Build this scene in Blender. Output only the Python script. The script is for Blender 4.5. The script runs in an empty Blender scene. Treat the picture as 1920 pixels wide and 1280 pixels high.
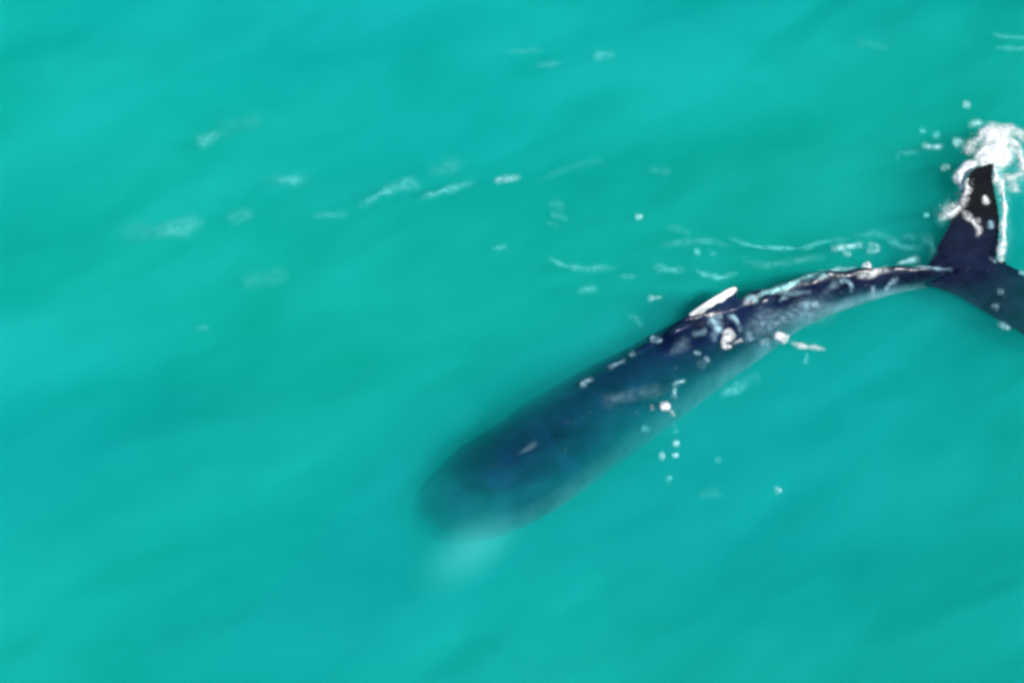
import bpy, bmesh, math, random
import numpy as np
from mathutils import Vector, noise
from mathutils.bvhtree import BVHTree

# ------------------------------------------------------------------ camera, sky, sun, exposure
scn = bpy.context.scene
col = scn.collection
PITCH, DIST, LENS = math.radians(48), 42.0, 78.75
cd = bpy.data.cameras.new('camera'); cam = bpy.data.objects.new('camera', cd); col.objects.link(cam)
cam.location = (0, -DIST * math.cos(PITCH), DIST * math.sin(PITCH))
cam.rotation_euler = (math.pi / 2 - PITCH, 0, 0)
cd.lens, cd.sensor_width, cd.clip_end = LENS, 36.0, 8000.0
scn.camera = cam

SUN_EL, SUN_AZ = math.radians(43), math.radians(146)      # azimuth clockwise from +Y: behind the camera, to its right
w = bpy.data.worlds.new('World'); scn.world = w; w.use_nodes = True
wn = w.node_tree.nodes; wl = w.node_tree.links
sky = wn.new('ShaderNodeTexSky'); sky.sky_type = 'NISHITA'; sky.sun_disc = False
sky.sun_elevation, sky.sun_rotation = SUN_EL, SUN_AZ
wl.new(sky.outputs[0], wn['Background'].inputs[0]); wn['Background'].inputs[1].default_value = 0.10
sd = bpy.data.lights.new('sun', 'SUN'); sd.energy = 4.9; sd.angle = math.radians(0.53); sd.color = (1.0, 0.975, 0.94)
sun = bpy.data.objects.new('sun', sd); col.objects.link(sun)
sdir = Vector((math.sin(SUN_AZ) * math.cos(SUN_EL), math.cos(SUN_AZ) * math.cos(SUN_EL), math.sin(SUN_EL)))
sun.rotation_euler = sdir.to_track_quat('Z', 'Y').to_euler()
sun.location = (30, -40, 60)
scn.view_settings.view_transform = 'Standard'; scn.view_settings.look = 'None'
scn.view_settings.exposure = 0.0; scn.view_settings.gamma = 1.0; scn.view_settings.use_curve_mapping = False
cy = scn.cycles
cy.max_bounces = 8; cy.volume_bounces = 2; cy.volume_step_rate = 0.3; cy.volume_max_steps = 128; cy.transparent_max_bounces = 16; cy.diffuse_bounces = 3
cy.use_denoising = True; cy.use_adaptive_sampling = True; cy.adaptive_threshold = 0.03; cy.adaptive_min_samples = 16
cy.pixel_filter_type = 'BLACKMAN_HARRIS'; cy.filter_width = 3.2

# ------------------------------------------------------------------ helpers
CP, SP = math.cos(PITCH), math.sin(PITCH)
FWD = Vector((0, CP, -SP)); UPV = Vector((0, SP, CP)); RIGHT = Vector((1, 0, 0)); EYE = Vector(cam.location)
def at(px, py, z=0.0):
    """the point at height z that stands at this spot of the 1920 x 1280 photograph"""
    u = (px - 960) / 1920 * 36 / LENS; v = (640 - py) / 1920 * 36 / LENS
    d = FWD + RIGHT * u + UPV * v
    return EYE + d * ((z - EYE.z) / d.z)
def eta(x, y):
    """height of the low swell on the sea"""
    f = math.exp(-((x / 60) ** 2 + (y / 60) ** 2))
    return f * (0.030 * math.sin(0.9 * y + 0.35 * x + 1.3 * math.sin(0.23 * x)) + 0.018 * math.sin(2.1 * y - 0.8 * x + 0.7)
                + 0.05 * (noise.noise(Vector((x * 0.55, y * 0.9, 3.1)))))
def smooth(a, b, x):
    t = min(1.0, max(0.0, (x - a) / (b - a))); return t * t * (3 - 2 * t)
def new_mat(name):
    m = bpy.data.materials.new(name); m.use_nodes = True
    nt = m.node_tree; nt.nodes.clear()
    return m, nt.nodes, nt.links, nt.nodes.new('ShaderNodeOutputMaterial')
def mesh_obj(name, verts, faces, mat, smooth_shade=True):
    me = bpy.data.meshes.new(name); me.from_pydata([tuple(v) for v in verts], [], faces); me.update()
    o = bpy.data.objects.new(name, me); col.objects.link(o); me.materials.append(mat)
    if smooth_shade: me.polygons.foreach_set('use_smooth', [True] * len(me.polygons))
    return o
def tag(o, label=None, cat=None, group=None, kind=None):
    if label: o['label'] = label
    if cat: o['category'] = cat
    if group: o['group'] = group
    if kind: o['kind'] = kind
    return o

# ------------------------------------------------------------------ materials
def sea_water_material():
    m, n, l, out = new_mat('sea_water')
    a = n.new('ShaderNodeVolumeScatter'); a.inputs['Color'].default_value = (0.014, 0.92, 0.845, 1); a.inputs['Density'].default_value = 0.205
    a.inputs['Anisotropy'].default_value = -0.25
    b = n.new('ShaderNodeVolumeAbsorption'); 
    t2 = n.new('ShaderNodeTexNoise'); t2.inputs['Scale'].default_value = 0.45; t2.inputs['Detail'].default_value = 1.0
    cr = n.new('ShaderNodeValToRGB'); cr.color_ramp.elements[0].position = 0.40; cr.color_ramp.elements[1].position = 0.60
    cr.color_ramp.elements[0].color = (0.0, 0.76, 0.58, 1); cr.color_ramp.elements[1].color = (0.0, 0.76, 0.765, 1)
    # drifting patches of clearer and murkier water
    g = n.new('ShaderNodeTexCoord'); mp = n.new('ShaderNodeMapping'); mp.vector_type = 'TEXTURE'; mp.inputs['Scale'].default_value = (7.0, 3.2, 50.0); mp.inputs['Rotation'].default_value = (0, 0, 0.5)
    t = n.new('ShaderNodeTexNoise'); t.inputs['Scale'].default_value = 1.0; t.inputs['Detail'].default_value = 2.5
    r = n.new('ShaderNodeMapRange'); r.inputs['From Min'].default_value = 0.3; r.inputs['From Max'].default_value = 0.7
    r.inputs['To Min'].default_value = 0.09; r.inputs['To Max'].default_value = 0.62
    l.new(g.outputs['Object'], mp.inputs[0]); l.new(mp.outputs[0], t.inputs['Vector']); l.new(t.outputs[0], r.inputs['Value']); l.new(r.outputs[0], b.inputs['Density'])
    l.new(mp.outputs[0], t2.inputs['Vector']); l.new(t2.outputs[0], cr.inputs[0]); l.new(cr.outputs[0], b.inputs['Color'])
    s = n.new('ShaderNodeAddShader'); l.new(a.outputs[0], s.inputs[0]); l.new(b.outputs[0], s.inputs[1])
    l.new(s.outputs[0], out.inputs['Volume'])
    return m
def surface_layer_material():
    m, n, l, out = new_mat('banded_water')  # surface light put into the scattering density as pale bands
    g = n.new('ShaderNodeTexCoord')
    def band(rot, sc, scale, detail, lo, hi):
        mp = n.new('ShaderNodeMapping'); mp.vector_type = 'TEXTURE'; mp.inputs['Rotation'].default_value = (0, 0, -rot); mp.inputs['Scale'].default_value = (1 / sc[0], 1 / sc[1], 1e4)
        t = n.new('ShaderNodeTexNoise'); t.inputs['Scale'].default_value = scale; t.inputs['Detail'].default_value = detail; t.inputs['Distortion'].default_value = 0.6
        r = n.new('ShaderNodeMapRange'); r.inputs['From Min'].default_value = lo; r.inputs['From Max'].default_value = hi; r.interpolation_type = 'SMOOTHSTEP'
        l.new(g.outputs['Object'], mp.inputs[0]); l.new(mp.outputs[0], t.inputs['Vector']); l.new(t.outputs[0], r.inputs['Value'])
        return r.outputs[0]
    a = band(-0.62, (0.20, 0.60, 0.0), 1.0, 2.5, 0.30, 0.72)       # light on the swell, put in as broad slanting pale bands
    b = band(-0.42, (0.8, 2.6, 0.0), 1.0, 4.0, 0.40, 0.76)         # light on fine ripples, put in likewise
    s = n.new('ShaderNodeMath'); s.operation = 'MULTIPLY'; s.inputs[1].default_value = 0.30; l.new(a, s.inputs[0])
    k = n.new('ShaderNodeMath'); k.operation = 'MULTIPLY_ADD'; k.inputs[1].default_value = 0.13; l.new(b, k.inputs[0]); l.new(s.outputs[0], k.inputs[2])
    v = n.new('ShaderNodeVolumeScatter'); v.inputs['Color'].default_value = (0.03, 0.92, 0.92, 1); v.inputs['Anisotropy'].default_value = -0.25
    l.new(k.outputs[0], v.inputs['Density']); l.new(v.outputs[0], out.inputs['Volume'])
    return m
def murk_material():
    m, n, l, out = new_mat('murky_water')
    a = n.new('ShaderNodeVolumeScatter'); a.inputs['Color'].default_value = (0.014, 0.92, 0.845, 1); a.inputs['Density'].default_value = 0.36; a.inputs['Anisotropy'].default_value = -0.25
    b = n.new('ShaderNodeVolumeAbsorption'); b.inputs['Color'].default_value = (0.0, 0.76, 0.69, 1); b.inputs['Density'].default_value = 0.62
    s = n.new('ShaderNodeAddShader'); l.new(a.outputs[0], s.inputs[0]); l.new(b.outputs[0], s.inputs[1])
    l.new(s.outputs[0], out.inputs['Volume'])
    return m
def plume_material():
    m, n, l, out = new_mat('bubble_plume')
    g = n.new('ShaderNodeTexCoord'); ln = n.new('ShaderNodeVectorMath'); ln.operation = 'LENGTH'
    r = n.new('ShaderNodeMapRange'); r.inputs['From Min'].default_value = 1.0; r.inputs['From Max'].default_value = 0.0; r.inputs['To Min'].default_value = 0; r.inputs['To Max'].default_value = 1.0
    p = n.new('ShaderNodeMath'); p.operation = 'POWER'; p.inputs[1].default_value = 1.6
    q = n.new('ShaderNodeMath'); q.operation = 'MULTIPLY'; q.inputs[1].default_value = 1.5
    v = n.new('ShaderNodeVolumeScatter'); v.inputs['Color'].default_value = (0.12, 0.95, 0.92, 1); v.inputs['Anisotropy'].default_value = -0.25
    l.new(g.outputs['Object'], ln.inputs[0]); l.new(ln.outputs['Value'], r.inputs['Value']); l.new(r.outputs[0], p.inputs[0]); l.new(p.outputs[0], q.inputs[0])
    l.new(q.outputs[0], v.inputs['Density']); l.new(v.outputs[0], out.inputs['Volume'])
    return m
def sand_material():
    m, n, l, out = new_mat('pale_sand')
    p = n.new('ShaderNodeBsdfPrincipled'); p.inputs['Roughness'].default_value = 0.9
    t = n.new('ShaderNodeTexNoise'); t.inputs['Scale'].default_value = 0.15
    r = n.new('ShaderNodeValToRGB'); r.color_ramp.elements[0].color = (0.28, 0.26, 0.2, 1); r.color_ramp.elements[1].color = (0.42, 0.38, 0.3, 1)
    g = n.new('ShaderNodeTexCoord'); l.new(g.outputs['Object'], t.inputs['Vector']); l.new(t.outputs[0], r.inputs[0])
    l.new(r.outputs[0], p.inputs['Base Color']); l.new(p.outputs[0], out.inputs['Surface'])
    return m
def skin_material():
    m, n, l, out = new_mat('whale_skin')
    p = n.new('ShaderNodeBsdfPrincipled')
    at_ = n.new('ShaderNodeAttribute'); at_.attribute_name = 'pigment'
    g = n.new('ShaderNodeTexCoord')
    t = n.new('ShaderNodeTexNoise'); t.inputs['Scale'].default_value = 2.2; t.inputs['Detail'].default_value = 6; t.inputs['Roughness'].default_value = 0.6
    mp = n.new('ShaderNodeMapRange'); mp.inputs['From Min'].default_value = 0.35; mp.inputs['From Max'].default_value = 0.7
    mp.inputs['To Min'].default_value = 0.55; mp.inputs['To Max'].default_value = 1.6
    mx = n.new('ShaderNodeVectorMath'); mx.operation = 'SCALE'   # mottled
    l.new(g.outputs['Object'], t.inputs['Vector']); l.new(t.outputs[0], mp.inputs['Value'])
    l.new(at_.outputs['Color'], mx.inputs[0]); l.new(mp.outputs[0], mx.inputs['Scale'])
    # small pale scratches
    v = n.new('ShaderNodeTexNoise'); v.inputs['Scale'].default_value = 9; v.inputs['Detail'].default_value = 3; v.inputs['Distortion'].default_value = 1.5
    vr = n.new('ShaderNodeMapRange'); vr.inputs['From Min'].default_value = 0.66; vr.inputs['From Max'].default_value = 0.76; vr.inputs['To Max'].default_value = 0.12
    l.new(g.outputs['Object'], v.inputs['Vector']); l.new(v.outputs[0], vr.inputs['Value'])
    m2 = n.new('ShaderNodeMixRGB'); m2.inputs['Color2'].default_value = (0.35, 0.38, 0.42, 1)
    l.new(vr.outputs[0], m2.inputs['Fac']); l.new(mx.outputs[0], m2.inputs['Color1'])
    l.new(m2.outputs[0], p.inputs['Base Color'])
    p.inputs['Roughness'].default_value = 0.30
    ia = n.new('ShaderNodeAttribute'); ia.attribute_name = 'in_air'      # wet skin in air shines, skin under water hardly does
    sp = n.new('ShaderNodeMapRange'); sp.inputs['To Min'].default_value = 0.0; sp.inputs['To Max'].default_value = 0.5
    l.new(ia.outputs['Fac'], sp.inputs['Value']); l.new(sp.outputs[0], p.inputs['Specular IOR Level'])
    b = n.new('ShaderNodeBump'); b.inputs['Strength'].default_value = 0.25; b.inputs['Distance'].default_value = 0.03
    l.new(v.outputs[0], b.inputs['Height']); l.new(b.outputs[0], p.inputs['Normal'])
    l.new(p.outputs[0], out.inputs['Surface'])
    return m
def foam_glint_material(name, colour):  # for foam, and for glints painted in plain diffuse colour
    m, n, l, out = new_mat(name)
    c = n.new('ShaderNodeAttribute'); c.attribute_name = 'cover'
    g = n.new('ShaderNodeTexCoord')
    t = n.new('ShaderNodeTexNoise'); t.inputs['Scale'].default_value = 8.0; t.inputs['Detail'].default_value = 6; t.inputs['Roughness'].default_value = 0.65
    l.new(g.outputs['Object'], t.inputs['Vector'])
    # lace: the thinner the cover, the more the noise eats into it
    mr = n.new('ShaderNodeMapRange'); mr.inputs['From Min'].default_value = 0.36; mr.inputs['From Max'].default_value = 0.64
    mr.inputs['To Min'].default_value = -0.75; mr.inputs['To Max'].default_value = 0.55
    l.new(t.outputs[0], mr.inputs['Value'])
    sc_ = n.new('ShaderNodeMath'); sc_.operation = 'MULTIPLY_ADD'; sc_.inputs[2].default_value = 0.0
    l.new(c.outputs['Fac'], sc_.inputs[0]); l.new(mr.outputs[0], sc_.inputs[1])
    mu = n.new('ShaderNodeMath'); mu.operation = 'ADD'; mu.use_clamp = True
    l.new(c.outputs['Fac'], mu.inputs[0]); l.new(sc_.outputs[0], mu.inputs[1])
    d = n.new('ShaderNodeBsdfDiffuse'); d.inputs['Color'].default_value = (*colour, 1)
    tr = n.new('ShaderNodeBsdfTransparent')
    mx = n.new('ShaderNodeMixShader')
    l.new(mu.outputs[0], mx.inputs[0]); l.new(tr.outputs[0], mx.inputs[1]); l.new(d.outputs[0], mx.inputs[2])
    l.new(mx.outputs[0], out.inputs['Surface'])
    return m
M_BUBBLE_GLINT, M_SHEEN = foam_glint_material('aerated_water_and_glint', (0.16, 0.74, 0.72)), foam_glint_material('wet_sheen', (0.36, 0.60, 0.70))  # streak glints and skin sheen painted as pale diffuse colour
M_PALE = foam_glint_material('pale_foam_and_glint', (0.42, 0.86, 0.86))
M_SEA, M_SAND, M_SKIN, M_FOAM_GLINT = sea_water_material(), sand_material(), skin_material(), foam_glint_material('white_foam_and_glint', (0.88, 0.9, 0.9))  # the white foam colour also paints the brightest glints

# ------------------------------------------------------------------ the sea: a closed body of water over a sand bed
def axis():
    a = list(np.arange(-22, 22.01, 0.2)); s, x = 0.4, 22.0
    while x < 400:
        x += s; s *= 1.25; a.append(x); a.insert(0, -x)
    return a
def build_sea():
    ax = axis(); n = len(ax); D = -25.0
    vs = [(x, y, eta(x, y)) for y in ax for x in ax]
    fs = [(j * n + i, j * n + i + 1, (j + 1) * n + i + 1, (j + 1) * n + i) for j in range(n - 1) for i in range(n - 1)]
    ring = [i for i in range(n)] + [j * n + n - 1 for j in range(1, n)] + [(n - 1) * n + i for i in range(n - 2, -1, -1)] + [j * n for j in range(n - 2, 0, -1)]
    b0 = len(vs)
    vs += [(vs[k][0], vs[k][1], D) for k in ring]
    R = len(ring)
    fs += [(ring[(k + 1) % R], ring[k], b0 + k, b0 + (k + 1) % R) for k in range(R)]
    fs.append(tuple(b0 + k for k in range(R - 1, -1, -1)))
    o = mesh_obj('sea_water', vs, fs, M_SEA)
    return tag(o, 'turquoise sea water filling the whole picture', 'water', kind='structure')
build_sea()
E = 600
bed = mesh_obj('seabed', [(-E, -E, -25.3), (E, -E, -25.3), (E, E, -25.3), (-E, E, -25.3)], [(0, 1, 2, 3)], M_SAND)
tag(bed, 'pale sand bed far below the sea', 'seabed', kind='structure')

def build_surface_layer():
    xs = list(np.arange(-44, 44.1, 0.5)); ys = list(np.arange(-40, 60.1, 0.5)); nx, ny = len(xs), len(ys)
    vs = [(x, y, eta(x, y) - 0.015) for y in ys for x in xs] + [(x, y, -0.38) for y in ys for x in xs]
    o_ = nx * ny; fs = []
    for j in range(ny - 1):
        for i in range(nx - 1):
            k = j * nx + i
            fs += [(k, k + 1, k + nx + 1, k + nx), (o_ + k, o_ + k + nx, o_ + k + nx + 1, o_ + k + 1)]
    ring = list(range(nx)) + [j * nx + nx - 1 for j in range(1, ny)] + [(ny - 1) * nx + i for i in range(nx - 2, -1, -1)] + [j * nx for j in range(ny - 2, 0, -1)]
    R = len(ring)
    fs += [(ring[(k + 1) % R], ring[k], o_ + ring[k], o_ + ring[(k + 1) % R]) for k in range(R)]
    o = mesh_obj('banded_water', vs, fs, surface_layer_material())
    return tag(o, 'added top layer of the sea, swell light put in as slanting bands', 'water', kind='structure')
build_surface_layer()
def build_murk():
    x0, x1, y0, y1 = -90, 90, -70, 110; z0, z1 = -24.6, -0.95
    vs = [(x, y, z) for z in (z0, z1) for x, y in ((x0, y0), (x1, y0), (x1, y1), (x0, y1))]
    o = mesh_obj('murky_water', vs, [(3, 2, 1, 0), (4, 5, 6, 7), (0, 1, 5, 4), (1, 2, 6, 5), (2, 3, 7, 6), (3, 0, 4, 7)], murk_material(), False)
    return tag(o, 'murky lower layer of the turquoise sea', 'water', kind='structure')
build_murk()
def build_plume(loc, rad, rz, ry, label):
    bm = bmesh.new(); bmesh.ops.create_icosphere(bm, subdivisions=3, radius=1.0)
    me = bpy.data.meshes.new('bubble_plume'); bm.to_mesh(me); bm.free(); me.materials.append(plume_material())
    o = bpy.data.objects.new('bubble_plume', me); col.objects.link(o)
    o.location = loc; o.scale = rad; o.rotation_euler = (0, ry, rz)
    return tag(o, label, 'bubbles', kind='stuff')
build_plume(at(872, 1040, -0.98), (1.4, 0.66, 0.72), math.radians(35), math.radians(-20), 'pale glowing cloud of bubbles in the water below the head')

# ------------------------------------------------------------------ the whale: one continuous skin
# spine stations: spot in the photograph, height, half width, half height, from the tail to the snout
SPINE = [(1838, 514, -0.18, 0.24, 0.09), (1800, 518, -0.21, 0.22, 0.14), (1750, 521, -0.22, 0.20, 0.18), (1680, 527, -0.23, 0.22, 0.25),
         (1590, 546, -0.36, 0.28, 0.35), (1500, 572, -0.45, 0.36, 0.45), (1408, 615, -0.57, 0.55, 0.63), (1306, 668, -0.70, 0.73, 0.77),
         (1213, 727, -0.90, 0.85, 0.86), (1120, 784, -1.00, 0.95, 0.92), (1049, 831, -1.04, 1.01, 0.94), (985, 876, -1.02, 1.02, 0.91),
         (931, 907, -1.00, 1.00, 0.86), (888, 928, -1.06, 0.92, 0.82), (853, 946, -1.42, 0.78, 0.70), (826, 962, -2.3, 0.58, 0.54), (806, 980, -3.5, 0.36, 0.34), (790, 992, -4.4, 0.16, 0.16)]
def catmull(p, t):
    n = len(p); k = min(int(t), n - 2); f = t - k
    a, b, c, d = p[max(k - 1, 0)], p[k], p[k + 1], p[min(k + 2, n - 1)]
    return 0.5 * ((2 * b) + (c - a) * f + (2 * a - 5 * b + 4 * c - d) * f * f + (3 * b - a - 3 * c + d) * f ** 3)
spine_p = [np.array([*at(s[0], s[1], s[2]), s[3], s[4]]) for s in SPINE]
def loft(stations, nu, closed_ends=True):
    """skin through elliptical sections [(centre, side vector, up vector, half width, half height)]"""
    vs, fs = [], []
    for c, sx, ux, a, b in stations:
        for k in range(nu):
            th = 2 * math.pi * k / nu
            vs.append(c + sx * (a * math.cos(th)) + ux * (b * math.sin(th)))
    n = len(stations)
    for i in range(n - 1):
        for k in range(nu):
            k2 = (k + 1) % nu
            fs.append((i * nu + k, i * nu + k2, (i + 1) * nu + k2, (i + 1) * nu + k))
    fs.append(tuple(range(nu - 1, -1, -1))); fs.append(tuple((n - 1) * nu + k for k in range(nu)))
    return vs, fs
def build_whale():
    V, F = [], []
    def add(vs, fs):
        o = len(V); V.extend(vs); F.extend(tuple(i + o for i in f) for f in fs)
    Z = Vector((0, 0, 1))
    # trunk
    st = []; N = 90
    pts = [catmull(spine_p, (len(spine_p) - 1) * i / N) for i in range(N + 1)]
    for i, p in enumerate(pts):
        a, b = pts[max(i - 1, 0)], pts[min(i + 1, N)]
        d = Vector(b[:3] - a[:3]).normalized()
        side = Z.cross(d).normalized(); up = d.cross(side).normalized()
        roll = math.radians(18) * math.sin(math.pi * min(1, i / N))        # heeled a little, back away from the camera side
        side, up = side * math.cos(roll) + up * math.sin(roll), up * math.cos(roll) - side * math.sin(roll)
        st.append((Vector(p[:3]), side, up, max(p[3], .03), max(p[4], .03)))
    add(*loft(st, 32))
    # ridge of the back: a low keel along the tail stock
    keel = [(Vector(p[:3]) + st[i][2] * (st[i][4] * 0.86), st[i][1], st[i][2], 0.10 * math.sin(math.pi * (i - 6) / 46) + .02, (0.20 + .05 * math.sin(i * 1.7) + .03 * math.sin(i * .63)) * math.sin(math.pi * (i - 6) / 46) + .02)
            for i, p in enumerate(pts) if 6 <= i <= 52]
    add(*loft(keel, 12))
    # dorsal fin: outline in the vertical plane along the back, thick at the foot and thin at the edge
    ol = [(1262, 612, -0.12), (1290, 600, 0.02), (1320, 598, 0.25), (1348, 588, 0.42), (1372, 578, 0.56), (1388, 572, 0.60), (1394, 572, 0.52), (1392, 574, 0.36), (1398, 574, 0.22), (1412, 572, 0.0)]
    base = [(1262, 640, -0.5), (1412, 600, -0.5)]
    top = [at(x, y + 0, 0.0) + Vector((0, 0, z)) for x, y, z in [(x_ - 17, y_, z_) for x_, y_, z_ in ol]]
    ln = (top[-1] - top[0]); ln.z = 0; ln.normalize(); nrm = Z.cross(ln)
    for k in range(len(top)):                                   # keep the fin in one upright plane
        q = top[k] - top[0]; top[k] = Vector((top[0].x, top[0].y, 0)) + ln * (q.x * ln.x + q.y * ln.y) + Vector((0, 0, top[k].z))
    knob = [(at(x, y, z), Vector((1, 0, 0)), Z, a, b) for x, y, z, a, b in ((1412, 578, -.02, .02, .02), (1424, 572, .00, .11, .17), (1438, 568, .00, .13, .20), (1450, 566, -.02, .09, .15), (1462, 565, -.05, .02, .02))]
    add(*loft([(c_, Vector((0, 1, 0)), u_, a_, b_) for c_, _s, u_, a_, b_ in knob], 12))
    foot = [Vector((p.x, p.y, -0.45)) for p in top]
    n = len(top); vs = []
    for p, q in zip(top, foot):
        th = 0.03; tf = 0.16
        vs += [q + nrm * tf, p + nrm * th, p - nrm * th, q - nrm * tf]
    fs = []
    for k in range(n - 1):
        for j in range(4):
            fs.append((k * 4 + j, k * 4 + (j + 1) % 4, (k + 1) * 4 + (j + 1) % 4, (k + 1) * 4 + j))
    fs += [(3, 2, 1, 0), tuple((n - 1) * 4 + j for j in range(4))]
    add(vs, fs)
    # flukes: leading and trailing edges, from the stock to the tip
    def lobe(lead, trail, thick):
        L = [np.array(at(*p)) for p in lead]; T = [np.array(at(*p)) for p in trail]
        K, C = 26, 10; ring = 2 * C
        vs, fs = [], []
        for k in range(K + 1):
            t = k / K
            a = Vector(catmull(L, t * (len(L) - 1))); b = Vector(catmull(T, t * (len(T) - 1)))
            th = thick * (1 - 0.75 * t)
            r = []
            for j in range(C + 1):
                u = j / C; r.append((a.lerp(b, u), max(th * 1.6 * math.sqrt(max(u, 0)) * (1 - u) + 0.012, 0.034)))
            vs += [p + Z * h for p, h in r] + [p - Z * h for p, h in r[-2:0:-1]]
        for k in range(K):
            for j in range(ring):
                j2 = (j + 1) % ring
                fs.append((k * ring + j, k * ring + j2, (k + 1) * ring + j2, (k + 1) * ring + j))
        fs += [tuple(range(ring - 1, -1, -1)), tuple(K * ring + j for j in range(ring))]
        add(vs, fs)
    lobe([(1735, 505, -.06), (1756, 462, .00), (1776, 424, .08), (1791, 388, .20), (1804, 350, .33), (1820, 321, .43), (1856, 307, .52)],
         [(1866, 505, -.04), (1872, 480, .02), (1876, 448, .10), (1876, 410, .20), (1869, 370, .31), (1862, 335, .42), (1864, 310, .52)], 0.11)
    lobe([(1735, 535, -.10), (1790, 556, -.12), (1845, 588, -.15), (1900, 620, -.19), (1955, 652, -.26), (2005, 676, -.34), (2036, 700, -.40)],
         [(1850, 488, -.04), (1878, 489, -.05), (1900, 500, -.07), (1940, 532, -.12), (1985, 585, -.20), (2022, 645, -.30), (2040, 697, -.40)], 0.11)
    # flippers
    def flipper(pts_, wid):
        c = [np.array([*at(x, y, z), w_, .05 + .12 * w_]) for (x, y, z), w_ in zip(pts_, wid)]
        st_ = []; K = 30
        for k in range(K + 1):
            p = catmull(c, (len(c) - 1) * k / K); q = catmull(c, min((len(c) - 1) * k / K + .05, len(c) - 1.001)); r = catmull(c, max((len(c) - 1) * k / K - .05, 0))
            d = Vector(q[:3] - r[:3]).normalized(); side = Z.cross(d).normalized(); up = d.cross(side).normalized()
            st_.append((Vector(p[:3]), side, up, max(p[3], .04) * (1 + .08 * math.sin(k * 1.9)), max(p[4], .02)))
        add(*loft(st_, 16))
    flipper([(952, 905, -1.9), (915, 975, -3.2), (880, 1012, -4.0), (826, 1060, -4.7), (760, 1100, -5.6)], (.40, .50, .56, .48, .14))
    flipper([(885, 910, -3.0), (860, 925, -3.9), (835, 945, -4.6), (805, 970, -5.3)], (.42, .45, .36, .10))
    src = bpy.data.meshes.new('whale_shells'); src.from_pydata([tuple(v) for v in V], [], F); src.update()
    bm = bmesh.new(); bm.from_mesh(src); bmesh.ops.recalc_face_normals(bm, faces=bm.faces); bm.to_mesh(src); bm.free()
    tmp = bpy.data.objects.new('whale_shells', src); col.objects.link(tmp)
    r = tmp.modifiers.new('r', 'REMESH'); r.mode = 'VOXEL'; r.voxel_size = 0.026
    s = tmp.modifiers.new('s', 'SMOOTH'); s.iterations = 7; s.factor = 0.5
    dg = bpy.context.evaluated_depsgraph_get()
    me = bpy.data.meshes.new_from_object(tmp.evaluated_get(dg))
    bpy.data.objects.remove(tmp); bpy.data.meshes.remove(src)
    me.name = 'whale'
    me.polygons.foreach_set('use_smooth', [True] * len(me.polygons))
    o = bpy.data.objects.new('whale', me); col.objects.link(o); me.materials.clear(); me.materials.append(M_SKIN)
    # pigment: slate back, paler mottled flanks and belly, white flippers, sun glint painted white on the dorsal fin
    nv = len(me.vertices); co = np.empty(nv * 3); me.vertices.foreach_get('co', co); co = co.reshape(-1, 3)
    P = np.array([p[:3] for p in pts]); PR = np.array([[p[3], p[4]] for p in pts]); SD = np.array([list(s_[1]) for s_ in st])
    colr = np.ones((nv, 4))
    fl = np.array([list(at(*q)) for q in ((895, 998, -3.7), (880, 1012, -4.0), (850, 1039, -4.4), (826, 1060, -4.7), (795, 1080, -5.1), (760, 1100, -5.6))])
    fin_a, fin_l = np.array(top[0]), np.array(ln)
    for k0 in range(0, nv, 20000):
        c = co[k0:k0 + 20000]
        dd = ((c[:, None, :] - P[None]) ** 2).sum(2); i = dd.argmin(1)
        rel = c - P[i]; hz = rel[:, 2] / np.maximum(PR[i, 1], .1)
        belly = np.clip((0.45 - hz) / 0.9, 0, 1) * np.clip((i - 6) / 12, 0, 1) * np.clip((72 - i) / 16, 0, 1)
        back = np.array([0.007, 0.012, 0.032]) + np.clip((i[:, None] - 20) / 25, 0, 1) * np.array([-0.004, 0.001, 0.018]); pale = np.array([0.07, 0.14, 0.17]) * (1 + 1.2 * np.clip((42 - i[:, None]) / 14, 0, 1))
        wet = np.clip((c[:, 2:3] - 0.10) / 0.15, 0, 1) * (c[:, 0:1] > 7); back = back * (1 - wet) + 0.006 * wet
        cc = back * (1 - belly[:, None]) + pale * belly[:, None]
        under = np.clip((-0.15 - hz) / 0.5, 0, 1) * np.clip((i - 6) / 12, 0, 1) * np.clip((72 - i) / 16, 0, 1); cc = cc * (1 - under[:, None]) + np.array([0.16, 0.26, 0.27]) * under[:, None]
        df = np.sqrt(((c[:, None, :] - fl[None]) ** 2).sum(2).min(1)); wf = np.clip((0.68 - df) / 0.34, 0, 1) * (c[:, 2] < -1.9) * (np.abs(hz) < 9)
        cc = cc * (1 - wf[:, None]) + np.array([0.40, 0.50, 0.50]) * wf[:, None]
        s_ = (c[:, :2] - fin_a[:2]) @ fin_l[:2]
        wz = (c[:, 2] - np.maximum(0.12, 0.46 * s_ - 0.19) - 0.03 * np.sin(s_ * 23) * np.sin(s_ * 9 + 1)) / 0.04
        fin_glint = np.clip(wz, 0, 1) * ((s_ > 0.16) & (s_ < 2.0) & (c[:, 2] > 0.05) & (np.abs((c[:, :2] - fin_a[:2]) @ np.array([-fin_l[1], fin_l[0]])) < .3))
        cc = cc * (1 - fin_glint[:, None]) + np.array([0.80, 0.80, 0.80]) * fin_glint[:, None]  # sunlit gleam of the fin painted into the skin colour
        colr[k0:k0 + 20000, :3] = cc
    wa = me.attributes.new('in_air', 'FLOAT', 'POINT'); wa.data.foreach_set('value', np.clip((co[:, 2] - 0.02) / 0.05, 0, 1))
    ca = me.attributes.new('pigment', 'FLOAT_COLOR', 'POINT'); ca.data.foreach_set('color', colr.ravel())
    return tag(o, 'dark slate whale swimming away head down just under the turquoise surface', 'whale')
whale = build_whale()
bvh = BVHTree.FromObject(whale, bpy.context.evaluated_depsgraph_get())
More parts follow.
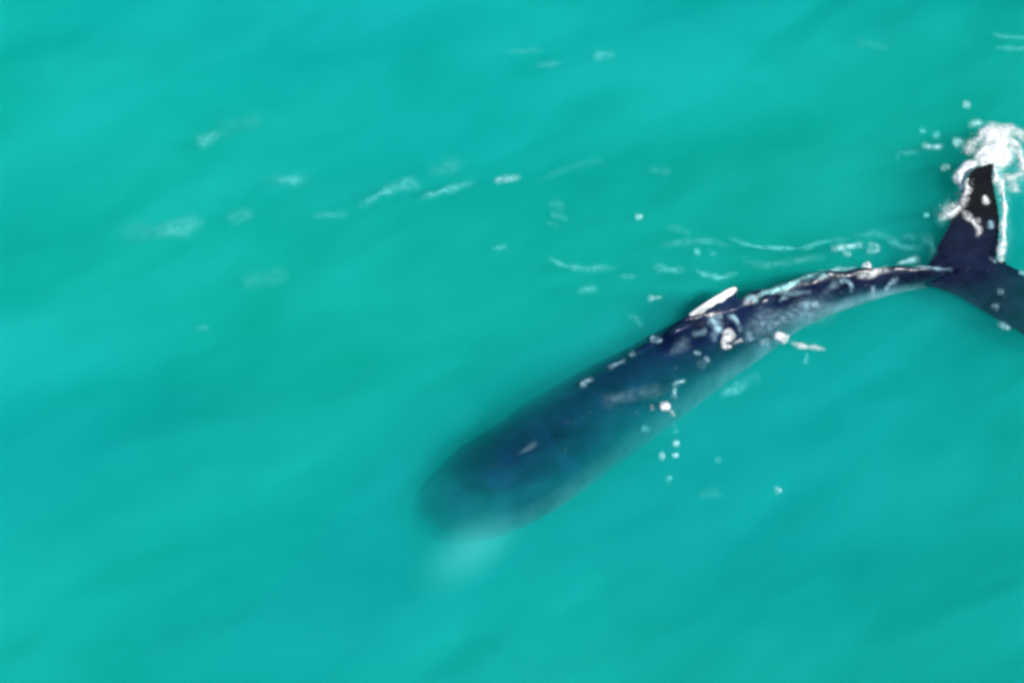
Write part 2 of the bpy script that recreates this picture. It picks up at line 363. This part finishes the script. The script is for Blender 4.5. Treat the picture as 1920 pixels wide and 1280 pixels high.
def top_z(x, y):
    """the upper of the sea surface and the whale's skin"""
    e = eta(x, y)
    h = bvh.ray_cast(Vector((x, y, 5)), Vector((0, 0, -1)))
    return max(e, h[0].z) if h[0] is not None else e

# ------------------------------------------------------------------ foam and flecks on the water, with ripple and skin glints built as pale patches
random.seed(4)
def ribbon(strokes, rough=0.25, lump=0.03, lift=0.0, off_skin=False):
    """low domed ribbons [(points, width, cover)] with feathered rims; points and widths in photograph pixels on the water"""
    V, F, A = [], [], []
    for pts_, wd, cv in strokes:
        if len(pts_) == 1:
            x, y = pts_[0]; pts_ = [(x - wd * .35, y), (x + wd * .35, y)]; 
        pp = [np.array([x, y, 0.0]) for x, y in pts_]
        ln_ = sum(np.linalg.norm(pp[i + 1] - pp[i]) for i in range(len(pp) - 1))
        K = max(6, int(ln_ / 4) + 4); C = 8; off = len(V); sd_ = random.random() * 50
        for k in range(-2, K + 3):
            t = min(max(k / K, 0), 1)
            p = catmull(pp, t * (len(pp) - 1)); q = catmull(pp, min(t + .02, 1) * (len(pp) - 1)) - catmull(pp, max(t - .02, 0) * (len(pp) - 1))
            d = q[:2] / (np.linalg.norm(q[:2]) + 1e-9); nr = np.array([-d[1], d[0]])
            over = (k / K - t) * K
            p2 = p[:2] + d * over * wd * 0.22
            tap = 1.0 if ln_ < 2.2 * wd else 0.25 + 0.75 * smooth(0, .3, t) * smooth(1, .72, t) * (1 + .5 * noise.noise(Vector((t * ln_ / 20, sd_ + 20, 0))))
            if cv >= .9: tap = 0.5 + 0.5 * tap
            soft = 1.25 if cv >= .9 else 2.4
            end = 1 - abs(over) / 2.0 if over else 1.0
            wob = 1 + rough * noise.noise(Vector((t * ln_ / (6 + wd * 1.2), sd_, 0))) * 1.6
            sh = rough * wd * 0.5 * noise.noise(Vector((t * ln_ / (8 + wd * 1.5), sd_ + 9, 0)))
            for j in range(C + 1):
                v = (j / C - .5) * 2
                g = p2 + nr * (v * wd * 0.85 * wob * (0.35 + 0.65 * math.sqrt(max(end, 0))) + sh)
                w3 = at(float(g[0]), float(g[1]), lift)
                a = cv * (1 - v * v) ** soft * end * tap
                z = max(top_z(w3.x, w3.y), lift)
                if off_skin and z > eta(w3.x, w3.y) + .01: a = 0.0
                if z > 0.08 and not lift:                                   # on skin that stands out of the water: slide back along the sight line to it
                    w3 = at(float(g[0]), float(g[1]), z * .8); z = max(top_z(w3.x, w3.y), z * .8)
                V.append((w3.x, w3.y, z + 0.012 + lump * a * (1 + .8 * noise.noise(Vector((w3.x * 9, w3.y * 9, 0)))))); A.append(max(a, 0))
        rows = K + 5
        for k in range(rows - 1):
            for j in range(C):
                b = off + k * (C + 1) + j
                F.append((b, b + 1, b + C + 2, b + C + 1))
    return V, F, A
ICO = None
def droplets(V, F, A, strokes, density):
    """little beads of white water thrown about the strokes"""
    global ICO
    if ICO is None:
        bm = bmesh.new(); bmesh.ops.create_icosphere(bm, subdivisions=1, radius=1.0); bm.verts.index_update()
        ICO = ([v.co.copy() for v in bm.verts], [tuple(v.index for v in f.verts) for f in bm.faces]); bm.free()
    for pts_, wd, cv in strokes:
        pp = [np.array([x, y, 0.0]) for x, y in pts_]
        ln_ = sum(np.linalg.norm(pp[i + 1] - pp[i]) for i in range(len(pp) - 1)) + wd
        for _ in range(int(density * ln_ * wd * min(cv, 1) ** 2)):
            p = catmull(pp, random.random() * (len(pp) - 1))
            d = random.gauss(0, 1)
            gx, gy = p[0] + random.gauss(0, wd * .38), p[1] + random.gauss(0, wd * .34)
            h = abs(random.gauss(0, .10 * min(cv, 1)))
            q = at(float(gx), float(gy), h); z = max(top_z(q.x, q.y), h)
            r = random.uniform(.004, .012) * (1.7 if random.random() < .08 else 1); o = len(V)
            st = Vector((random.uniform(.7, 1.5), random.uniform(.7, 1.5), random.uniform(.6, 1.1)))
            V.extend((q.x + c.x * r * st.x, q.y + c.y * r * st.y, z + c.z * r * st.z) for c in ICO[0])
            F.extend(tuple(i + o for i in f) for f in ICO[1]); A.extend([random.uniform(.35, 1.0)] * len(ICO[0]))
def foam(name, label, cat, group, strokes, **kw):  # builds foam, and also the glints painted as pale patches
    if name == 'splash': strokes = [(p, w_ * .95, min(c_, 1.15)) for p, w_, c_ in strokes]
    if name == 'glint_streak': strokes = [(p, w_ * 1.3, c_ * .85) for p, w_, c_ in strokes]
    if name in ('foam_fleck', 'wet_glint'): strokes = [(p, w_ * .85, c_) for p, w_, c_ in strokes]
    V, F, A = ribbon(strokes, **kw)
    n_core = len(F)
    if name == 'splash':        # a halo of aerated water round the foam
        V2, F2, A2 = ribbon([(p, w_ * 2.1 + 4, .34 * min(c_, 1)) for p, w_, c_ in strokes], rough=.4, lump=0.0, off_skin=True)
        o2 = len(V); V += [(x, y, z - .006) for x, y, z in V2]; F += [tuple(i + o2 for i in f) for f in F2]; A += A2
    if name == 'splash': droplets(V, F, A, strokes, .16)
    top_c = max(a for _p, _w, a in strokes)
    mat = M_FOAM_GLINT if name == 'splash' or top_c > .8 else M_PALE if name == 'foam_line' or (top_c > .5 and name != 'wet_glint') else M_SHEEN if name == 'wet_glint' else M_BUBBLE_GLINT
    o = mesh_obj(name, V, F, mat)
    o.data.materials.append(M_SHEEN if name == 'wet_glint' else M_BUBBLE_GLINT)
    n_halo = len(F2) if len(F) > n_core else 0
    o.data.polygons.foreach_set('material_index', [0] * n_core + [1] * n_halo + [0] * (len(F) - n_core - n_halo))
    at_ = o.data.attributes.new('cover', 'FLOAT', 'POINT'); at_.data.foreach_set('value', A)
    return tag(o, label, cat, group)
G_ST, G_FL, G_GL, G_RP = 'painted glint streaks on the open water', 'foam flecks scattered on the water', 'wet glints along the back of the whale', 'painted ripple glints beside the tail'
FOAM_AND_GLINTS = [
 # open water, upper left to centre: sky glints on wavelets painted as pale streaks
 ('glint_streak', 'short slanting pale streak, uppermost of the streaks in the upper left', 'streak', G_ST, [([(368, 270), (388, 262), (410, 248)], 13, .34), ([(405, 250), (450, 236), (495, 218)], 22, .07)]),
 ('glint_streak', 'broad bright streak below the slanting one at far left', 'streak', G_ST, [([(298, 432), (335, 428), (378, 416)], 18, .36), ([(225, 436), (270, 434), (310, 431)], 20, .10)]),
 ('glint_streak', 'small bluish streak just right of the broad bright one at far left', 'streak', G_ST, [([(425, 409), (450, 406), (478, 402)], 16, .18)]),
 ('glint_streak', 'tiny level streak alone between the left and the middle streaks', 'streak', G_ST, [([(522, 344), (545, 342), (566, 342)], 10, .36), ([(495, 343), (590, 340)], 18, .05)]),
 ('glint_streak', 'thin faint level streak under the tiny one, left of the zigzag pair', 'streak', G_ST, [([(585, 406), (618, 404), (652, 404)], 8, .24)]),
 ('glint_streak', 'longest bending streak rising to the right, first of the middle three', 'streak', G_ST, [([(676, 387), (700, 374), (728, 358), (768, 345), (785, 352)], 13, .36)]),
 ('glint_streak', 'straight thin streak rising to the right, second of the middle three', 'streak', G_ST, [([(788, 372), (815, 364), (845, 355), (886, 343)], 9, .46)]),
 ('glint_streak', 'short bright dash, third and rightmost of the middle three streaks', 'streak', G_ST, [([(928, 341), (948, 337), (974, 333)], 8, .62)]),
 ('glint_streak', 'faint smudge above the second of the middle three streaks', 'streak', G_ST, [([(805, 322), (830, 317), (868, 306)], 16, .12)]),
 ('glint_streak', 'faint dash below the rightmost of the middle streaks', 'streak', G_ST, [([(922, 466), (952, 465)], 9, .24)]),
 ('glint_streak', 'small bright dash near the top, rightmost of the top middle three', 'streak', G_ST, [([(1112, 108), (1132, 106), (1152, 105)], 10, .34)]),
 ('glint_streak', 'thin dash near the top, lower left of the bright top dash', 'streak', G_ST, [([(1000, 126), (1025, 124), (1052, 120)], 8, .20)]),
 ('glint_streak', 'faintest upper dash near the top, leftmost of the top middle three', 'streak', G_ST, [([(950, 97), (985, 98), (1015, 97)], 9, .12)]),
 ('glint_streak', 'faint soft patch below the left streaks, midway down the left half', 'streak', G_ST, [([(465, 532), (495, 524), (530, 516)], 26, .10)]),
 ('glint_streak', 'tiny faint dash lowest of all streaks in the left half', 'streak', G_ST, [([(368, 616), (392, 614)], 8, .18)]),
 ('glint_streak', 'faint streaky wisp under the bright top dash towards the centre', 'streak', G_ST, [([(1010, 338), (1060, 318), (1110, 305), (1135, 308)], 10, .08)]),
 ('glint_streak', 'faint short wisp on the water above the lone round fleck', 'streak', G_ST, [([(1215, 318), (1258, 324)], 12, .14)]),
 ('glint_streak', 'faint wisp in the open water right of centre near the top', 'streak', G_ST, [([(1605, 76), (1640, 84), (1665, 92)], 10, .10)]),
 ('glint_streak', 'soft faint smear on the water below the flank of the whale', 'streak', G_ST, [([(1315, 927), (1348, 924)], 12, .10)]),
 # ripples behind the back, their reflected light painted as pale lines
 ('glint_streak', 'three little slanting marks left of the lone round fleck', 'streak', G_ST, [([(1034, 382), (1056, 390)], 9, .16), ([(1036, 402), (1062, 412)], 10, .18), ([(1028, 420), (1044, 424)], 8, .12)]),
 ('ripple_line', 'long level ripple glint left of the dorsal fin, its left end hooked up', 'ripple', G_RP, [([(1030, 484), (1045, 494), (1070, 502), (1110, 504), (1152, 504)], 10, .30), ([(1160, 519), (1192, 518)], 9, .28)]),
 ('ripple_line', 'short smudged ripple glint below the long hooked one', 'ripple', G_RP, [([(1085, 552), (1100, 546), (1118, 545)], 13, .34)]),
 ('ripple_line', 'pale dash of ripple glint between the hooked ripple and the dorsal fin', 'ripple', G_RP, [([(1225, 500), (1250, 505), (1282, 508)], 13, .30)]),
 ('ripple_line', 'bright sagging ripple glint right above the tip of the dorsal fin', 'ripple', G_RP, [([(1306, 507), (1325, 517), (1350, 520), (1382, 513)], 9, .48)]),
 ('ripple_line', 'long thin wavy ripple glint above the tail stock', 'ripple', G_RP, [([(1366, 445), (1385, 455), (1420, 463), (1470, 466), (1515, 464), (1548, 454), (1590, 450)], 8, .34), ([(1250, 425), (1280, 432), (1295, 442)], 12, .12)]),
 ('ripple_line', 'bright broken ripple glint at the right end of the long wavy one', 'ripple', G_RP, [([(1560, 467), (1590, 463), (1618, 460)], 11, .55), ([(1582, 474), (1594, 476)], 9, .40), ([(1628, 458), (1642, 460), (1646, 470), (1626, 472)], 9, .55)]),
 ('ripple_line', 'faint wavering ripple close above the waterline of the tail stock', 'ripple', G_RP, [([(1395, 492), (1440, 498), (1490, 490), (1545, 482)], 12, .20)]),
 ('ripple_line', 'faint ripple reaching from the broken ripple towards the raised fluke', 'ripple', G_RP, [([(1600, 444), (1650, 440), (1690, 462), (1730, 466)], 11, .20)]),
 ('ripple_line', 'faint upper ripple left of the long wavy one', 'ripple', G_RP, [([(1240, 462), (1275, 456), (1325, 452), (1365, 462)], 11, .17)]),
 ('ripple_line', 'upper of two thin ripples at the right edge near the top', 'ripple', G_RP, [([(1860, 66), (1890, 70), (1940, 72)], 8, .24)]),
 ('ripple_line', 'lower of two thin ripples at the right edge near the top', 'ripple', G_RP, [([(1868, 90), (1895, 92), (1940, 90)], 8, .26)]),
 ('ripple_line', 'faint curl of ripple hugging the front of the raised fluke', 'ripple', G_RP, [([(1722, 440), (1742, 452), (1750, 470), (1742, 488)], 14, .12), ([(1690, 447), (1716, 446)], 9, .14)]),
 # flecks behind the back
 ('foam_fleck', 'lone round fleck on open water straight above the dorsal fin', 'foam', G_FL, [([(1198, 407)], 13, .75)]),
 ('foam_fleck', 'bright small fleck left of the dorsal fin, nearest to its front', 'foam', G_FL, [([(1216, 563), (1240, 560)], 11, .60)]),
 ('foam_fleck', 'faint curled fleck touching the back in front of the dorsal fin', 'foam', G_FL, [([(1176, 592), (1192, 600), (1204, 614)], 12, .17)]),
 ('foam_fleck', 'left of two small dots above the bright sagging ripple', 'foam', G_FL, [([(1307, 472)], 12, .48)]),
 ('foam_fleck', 'right of two small dots above the bright sagging ripple', 'foam', G_FL, [([(1337, 475)], 11, .34)]),
 # flecks by the near flank
 ('foam_fleck', 'big white fleck with a trailing tail right of the flank', 'foam', G_FL, [([(1456, 629), (1466, 632), (1474, 637)], 15, .95), ([(1484, 643), (1500, 649), (1520, 652), (1546, 655)], 9, .55)]),
 ('foam_fleck', 'small upright dash under the tail of the big white fleck', 'foam', G_FL, [([(1512, 666), (1509, 682)], 9, .42)]),
 ('foam_fleck', 'wide pale wedge on the water below the big white fleck', 'foam', G_FL, [([(1352, 738), (1374, 735), (1398, 722)], 17, .42), ([(1395, 722), (1420, 712)], 22, .08)]),
 ('foam_fleck', 'hooked pale fleck on the flank above the brightest flank fleck', 'foam', G_FL, [([(1262, 722), (1284, 718)], 10, .62), ([(1266, 724), (1265, 738), (1262, 750)], 10, .36)]),
 ('foam_fleck', 'brightest oval fleck at the lower edge of the flank', 'foam', G_FL, [([(1240, 764), (1254, 763)], 13, .85), ([(1258, 772), (1264, 780)], 8, .30), ([(1222, 762), (1222, 770)], 8, .2)]),
 ('foam_fleck', 'dim oval fleck lower left of the brightest flank fleck', 'foam', G_FL, [([(1205, 804), (1216, 807)], 12, .36)]),
 ('foam_fleck', 'faint upright fleck at the top of the dotted column', 'foam', G_FL, [([(1265, 798), (1266, 812)], 9, .20)]),
 ('foam_fleck', 'topmost bright dot of the dotted column below the flank', 'foam', G_FL, [([(1268, 832)], 12, .66)]),
 ('foam_fleck', 'left dot of the level pair in the dotted column', 'foam', G_FL, [([(1241, 855)], 11, .62)]),
 ('foam_fleck', 'right dot of the level pair in the dotted column', 'foam', G_FL, [([(1266, 854)], 12, .60)]),
 ('foam_fleck', 'lowest dot of the dotted column below the flank', 'foam', G_FL, [([(1254, 898)], 12, .50)]),
 ('foam_fleck', 'faint dot right of the dotted column', 'foam', G_FL, [([(1347, 862)], 12, .20)]),
 ('foam_fleck', 'lone bright dot far lower right of the whale', 'foam', G_FL, [([(1459, 919)], 13, .56)]),
 # glints along the back painted as pale patches, with foam curl and drips among them
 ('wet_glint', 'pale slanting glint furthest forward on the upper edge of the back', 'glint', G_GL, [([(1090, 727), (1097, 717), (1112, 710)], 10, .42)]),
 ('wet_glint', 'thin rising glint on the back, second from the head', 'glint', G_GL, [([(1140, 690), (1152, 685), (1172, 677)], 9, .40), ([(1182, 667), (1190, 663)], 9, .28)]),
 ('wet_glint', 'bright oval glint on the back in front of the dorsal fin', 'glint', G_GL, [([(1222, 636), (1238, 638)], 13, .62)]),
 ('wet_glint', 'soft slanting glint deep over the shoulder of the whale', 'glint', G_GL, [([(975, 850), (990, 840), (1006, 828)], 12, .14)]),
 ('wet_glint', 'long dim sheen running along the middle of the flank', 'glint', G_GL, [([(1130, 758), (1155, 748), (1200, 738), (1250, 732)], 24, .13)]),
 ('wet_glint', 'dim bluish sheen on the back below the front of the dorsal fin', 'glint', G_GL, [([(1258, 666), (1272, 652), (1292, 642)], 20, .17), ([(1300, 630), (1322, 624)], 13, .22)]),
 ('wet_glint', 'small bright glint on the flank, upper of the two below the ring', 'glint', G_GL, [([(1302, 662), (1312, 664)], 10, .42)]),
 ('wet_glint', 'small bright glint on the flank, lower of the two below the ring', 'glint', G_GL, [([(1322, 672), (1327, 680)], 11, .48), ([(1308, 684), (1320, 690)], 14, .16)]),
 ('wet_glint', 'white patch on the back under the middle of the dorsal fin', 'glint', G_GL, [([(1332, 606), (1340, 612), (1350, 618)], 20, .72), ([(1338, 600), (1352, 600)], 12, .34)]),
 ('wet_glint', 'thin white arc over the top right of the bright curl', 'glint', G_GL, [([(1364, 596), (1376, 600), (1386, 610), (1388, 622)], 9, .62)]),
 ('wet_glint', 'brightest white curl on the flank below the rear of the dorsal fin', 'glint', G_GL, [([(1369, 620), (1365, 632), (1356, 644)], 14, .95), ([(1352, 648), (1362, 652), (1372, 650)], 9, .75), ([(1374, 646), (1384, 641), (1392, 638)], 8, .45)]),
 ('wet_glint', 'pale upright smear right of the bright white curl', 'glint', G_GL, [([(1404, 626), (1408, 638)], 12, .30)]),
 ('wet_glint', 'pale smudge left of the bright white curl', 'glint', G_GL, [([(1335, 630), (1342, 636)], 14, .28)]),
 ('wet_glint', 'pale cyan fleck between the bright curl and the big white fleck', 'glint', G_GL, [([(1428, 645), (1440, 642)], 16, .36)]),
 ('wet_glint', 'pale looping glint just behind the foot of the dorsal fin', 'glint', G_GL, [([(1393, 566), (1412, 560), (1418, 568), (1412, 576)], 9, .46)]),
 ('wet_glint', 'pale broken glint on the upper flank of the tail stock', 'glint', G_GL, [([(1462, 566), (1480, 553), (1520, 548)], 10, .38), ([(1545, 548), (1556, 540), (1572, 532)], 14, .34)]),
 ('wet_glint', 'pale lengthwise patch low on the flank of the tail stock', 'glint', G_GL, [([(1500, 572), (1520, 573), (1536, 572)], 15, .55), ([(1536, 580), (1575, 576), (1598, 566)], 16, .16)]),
 ('wet_glint', 'wide pale haze of painted sheen along the lower edge of the tail stock', 'glint', G_GL, [([(1400, 636), (1440, 602), (1490, 586), (1560, 572)], 42, .30)]),
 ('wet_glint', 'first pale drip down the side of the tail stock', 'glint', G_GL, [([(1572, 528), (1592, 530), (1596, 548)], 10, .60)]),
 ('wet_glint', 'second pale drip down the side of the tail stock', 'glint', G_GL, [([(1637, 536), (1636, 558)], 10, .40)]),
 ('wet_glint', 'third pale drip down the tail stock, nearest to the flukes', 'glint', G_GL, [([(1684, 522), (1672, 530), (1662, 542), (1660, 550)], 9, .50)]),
 ('foam_line', 'thin white waterline along the top of the tail stock', 'foam', None, [([(1398, 562), (1430, 554), (1460, 545), (1500, 527), (1540, 517), (1575, 508), (1605, 506)], 10, .72)]),
 ('foam_fleck', 'round white fleck on top of the tail stock at the waterline end', 'foam', G_FL, [([(1620, 502), (1630, 501)], 13, .92), ([(1608, 520), (1630, 516), (1650, 510), (1668, 504)], 11, .62)]),
 ('foam_fleck', 'level pale dash above the tail stock near the flukes', 'foam', G_FL, [([(1682, 494), (1700, 491), (1722, 486)], 11, .58)]),
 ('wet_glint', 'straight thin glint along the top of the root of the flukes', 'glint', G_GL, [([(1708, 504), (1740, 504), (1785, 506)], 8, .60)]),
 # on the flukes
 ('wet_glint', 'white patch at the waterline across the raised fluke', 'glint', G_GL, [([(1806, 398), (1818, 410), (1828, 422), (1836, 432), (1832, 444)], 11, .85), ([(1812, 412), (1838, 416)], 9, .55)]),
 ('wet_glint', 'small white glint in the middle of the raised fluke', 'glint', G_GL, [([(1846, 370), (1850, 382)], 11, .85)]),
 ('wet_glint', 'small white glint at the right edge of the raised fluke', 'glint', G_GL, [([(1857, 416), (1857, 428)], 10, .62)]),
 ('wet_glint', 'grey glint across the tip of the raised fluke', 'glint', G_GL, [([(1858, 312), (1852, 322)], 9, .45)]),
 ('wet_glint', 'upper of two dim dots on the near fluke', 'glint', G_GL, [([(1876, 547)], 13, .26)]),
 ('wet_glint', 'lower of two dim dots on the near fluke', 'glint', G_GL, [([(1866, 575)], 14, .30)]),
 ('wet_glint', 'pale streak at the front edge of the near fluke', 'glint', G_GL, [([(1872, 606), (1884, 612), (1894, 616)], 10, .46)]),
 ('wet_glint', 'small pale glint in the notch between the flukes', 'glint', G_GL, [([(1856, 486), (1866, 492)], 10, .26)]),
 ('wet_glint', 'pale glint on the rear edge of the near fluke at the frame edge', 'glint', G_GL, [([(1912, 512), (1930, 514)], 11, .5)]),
 # the splash round the raised fluke
 ('splash', 'heap of white water just above the tip of the raised fluke', 'splash', None, [([(1845, 258), (1862, 266), (1874, 284), (1868, 300), (1850, 306)], 30, 1.3), ([(1838, 252), (1862, 252), (1884, 262)], 18, 1.0), ([(1848, 280), (1858, 292)], 30, 1.2), ([(1812, 284), (1826, 270), (1840, 262)], 18, .45)]),
 ('splash', 'curved arm of white foam at the right frame edge above the flukes', 'splash', None, [([(1862, 238), (1892, 244), (1918, 256), (1940, 274)], 13, .60), ([(1884, 262), (1905, 272), (1915, 296), (1916, 318), (1940, 330)], 16, .85), ([(1878, 336), (1900, 338), (1920, 332)], 14, .62), ([(1900, 350), (1898, 362)], 16, .42)]),
 ('splash', 'white foam rim along the front of the raised fluke', 'splash', None, [([(1858, 303), (1832, 309), (1811, 318), (1801, 334), (1803, 352), (1811, 370)], 15, 1.15), ([(1812, 376), (1800, 388), (1784, 399), (1762, 410)], 14, .72), ([(1790, 388), (1770, 396)], 12, .4)]),
 ('splash', 'thin white foam edge down the rear of the raised fluke', 'splash', None, [([(1866, 306), (1864, 322), (1866, 340)], 16, 1.2), ([(1868, 330), (1876, 350), (1882, 380), (1882, 420), (1879, 455), (1876, 488)], 11, .95)]),
 ('foam_fleck', 'topmost dot of spray above the splash', 'foam', G_FL, [([(1812, 197)], 14, .58)]),
 ('foam_fleck', 'level dash of spray at the top left of the splash', 'foam', G_FL, [([(1816, 236), (1830, 232), (1844, 231)], 11, .56)]),
 ('foam_fleck', 'upper left dot of the spray cluster left of the splash', 'foam', G_FL, [([(1730, 247)], 13, .42)]),
 ('foam_fleck', 'upper right dot of the spray cluster left of the splash', 'foam', G_FL, [([(1755, 254)], 14, .50)]),
 ('foam_fleck', 'lowest, brightest smear of the spray cluster left of the splash', 'foam', G_FL, [([(1730, 272), (1742, 276), (1756, 276), (1766, 274)], 12, .56)]),
 ('foam_fleck', 'bright oval fleck between the spray cluster and the splash', 'foam', G_FL, [([(1790, 269), (1802, 266)], 17, .66)]),
 ('foam_fleck', 'fleck between the spray cluster and the raised fluke tip', 'foam', G_FL, [([(1766, 316), (1780, 314)], 12, .52)]),
 ('foam_fleck', 'faint hooked mark, leftmost of the spray', 'foam', G_FL, [([(1684, 302), (1684, 286), (1700, 288), (1722, 284)], 9, .22)]),
 ('foam_fleck', 'dot left of the front rim of the raised fluke', 'foam', G_FL, [([(1732, 406), (1740, 406)], 10, .50)]),
]
for nm, lb, ct, gr, st_ in FOAM_AND_GLINTS:
    foam(nm, lb, ct, gr, st_, rough=0.6 if nm == 'splash' else 0.45, lump=0.07 if nm == 'splash' else 0.025, lift=0.22 if nm == 'splash' and 'raised fluke' in lb else 0.0)
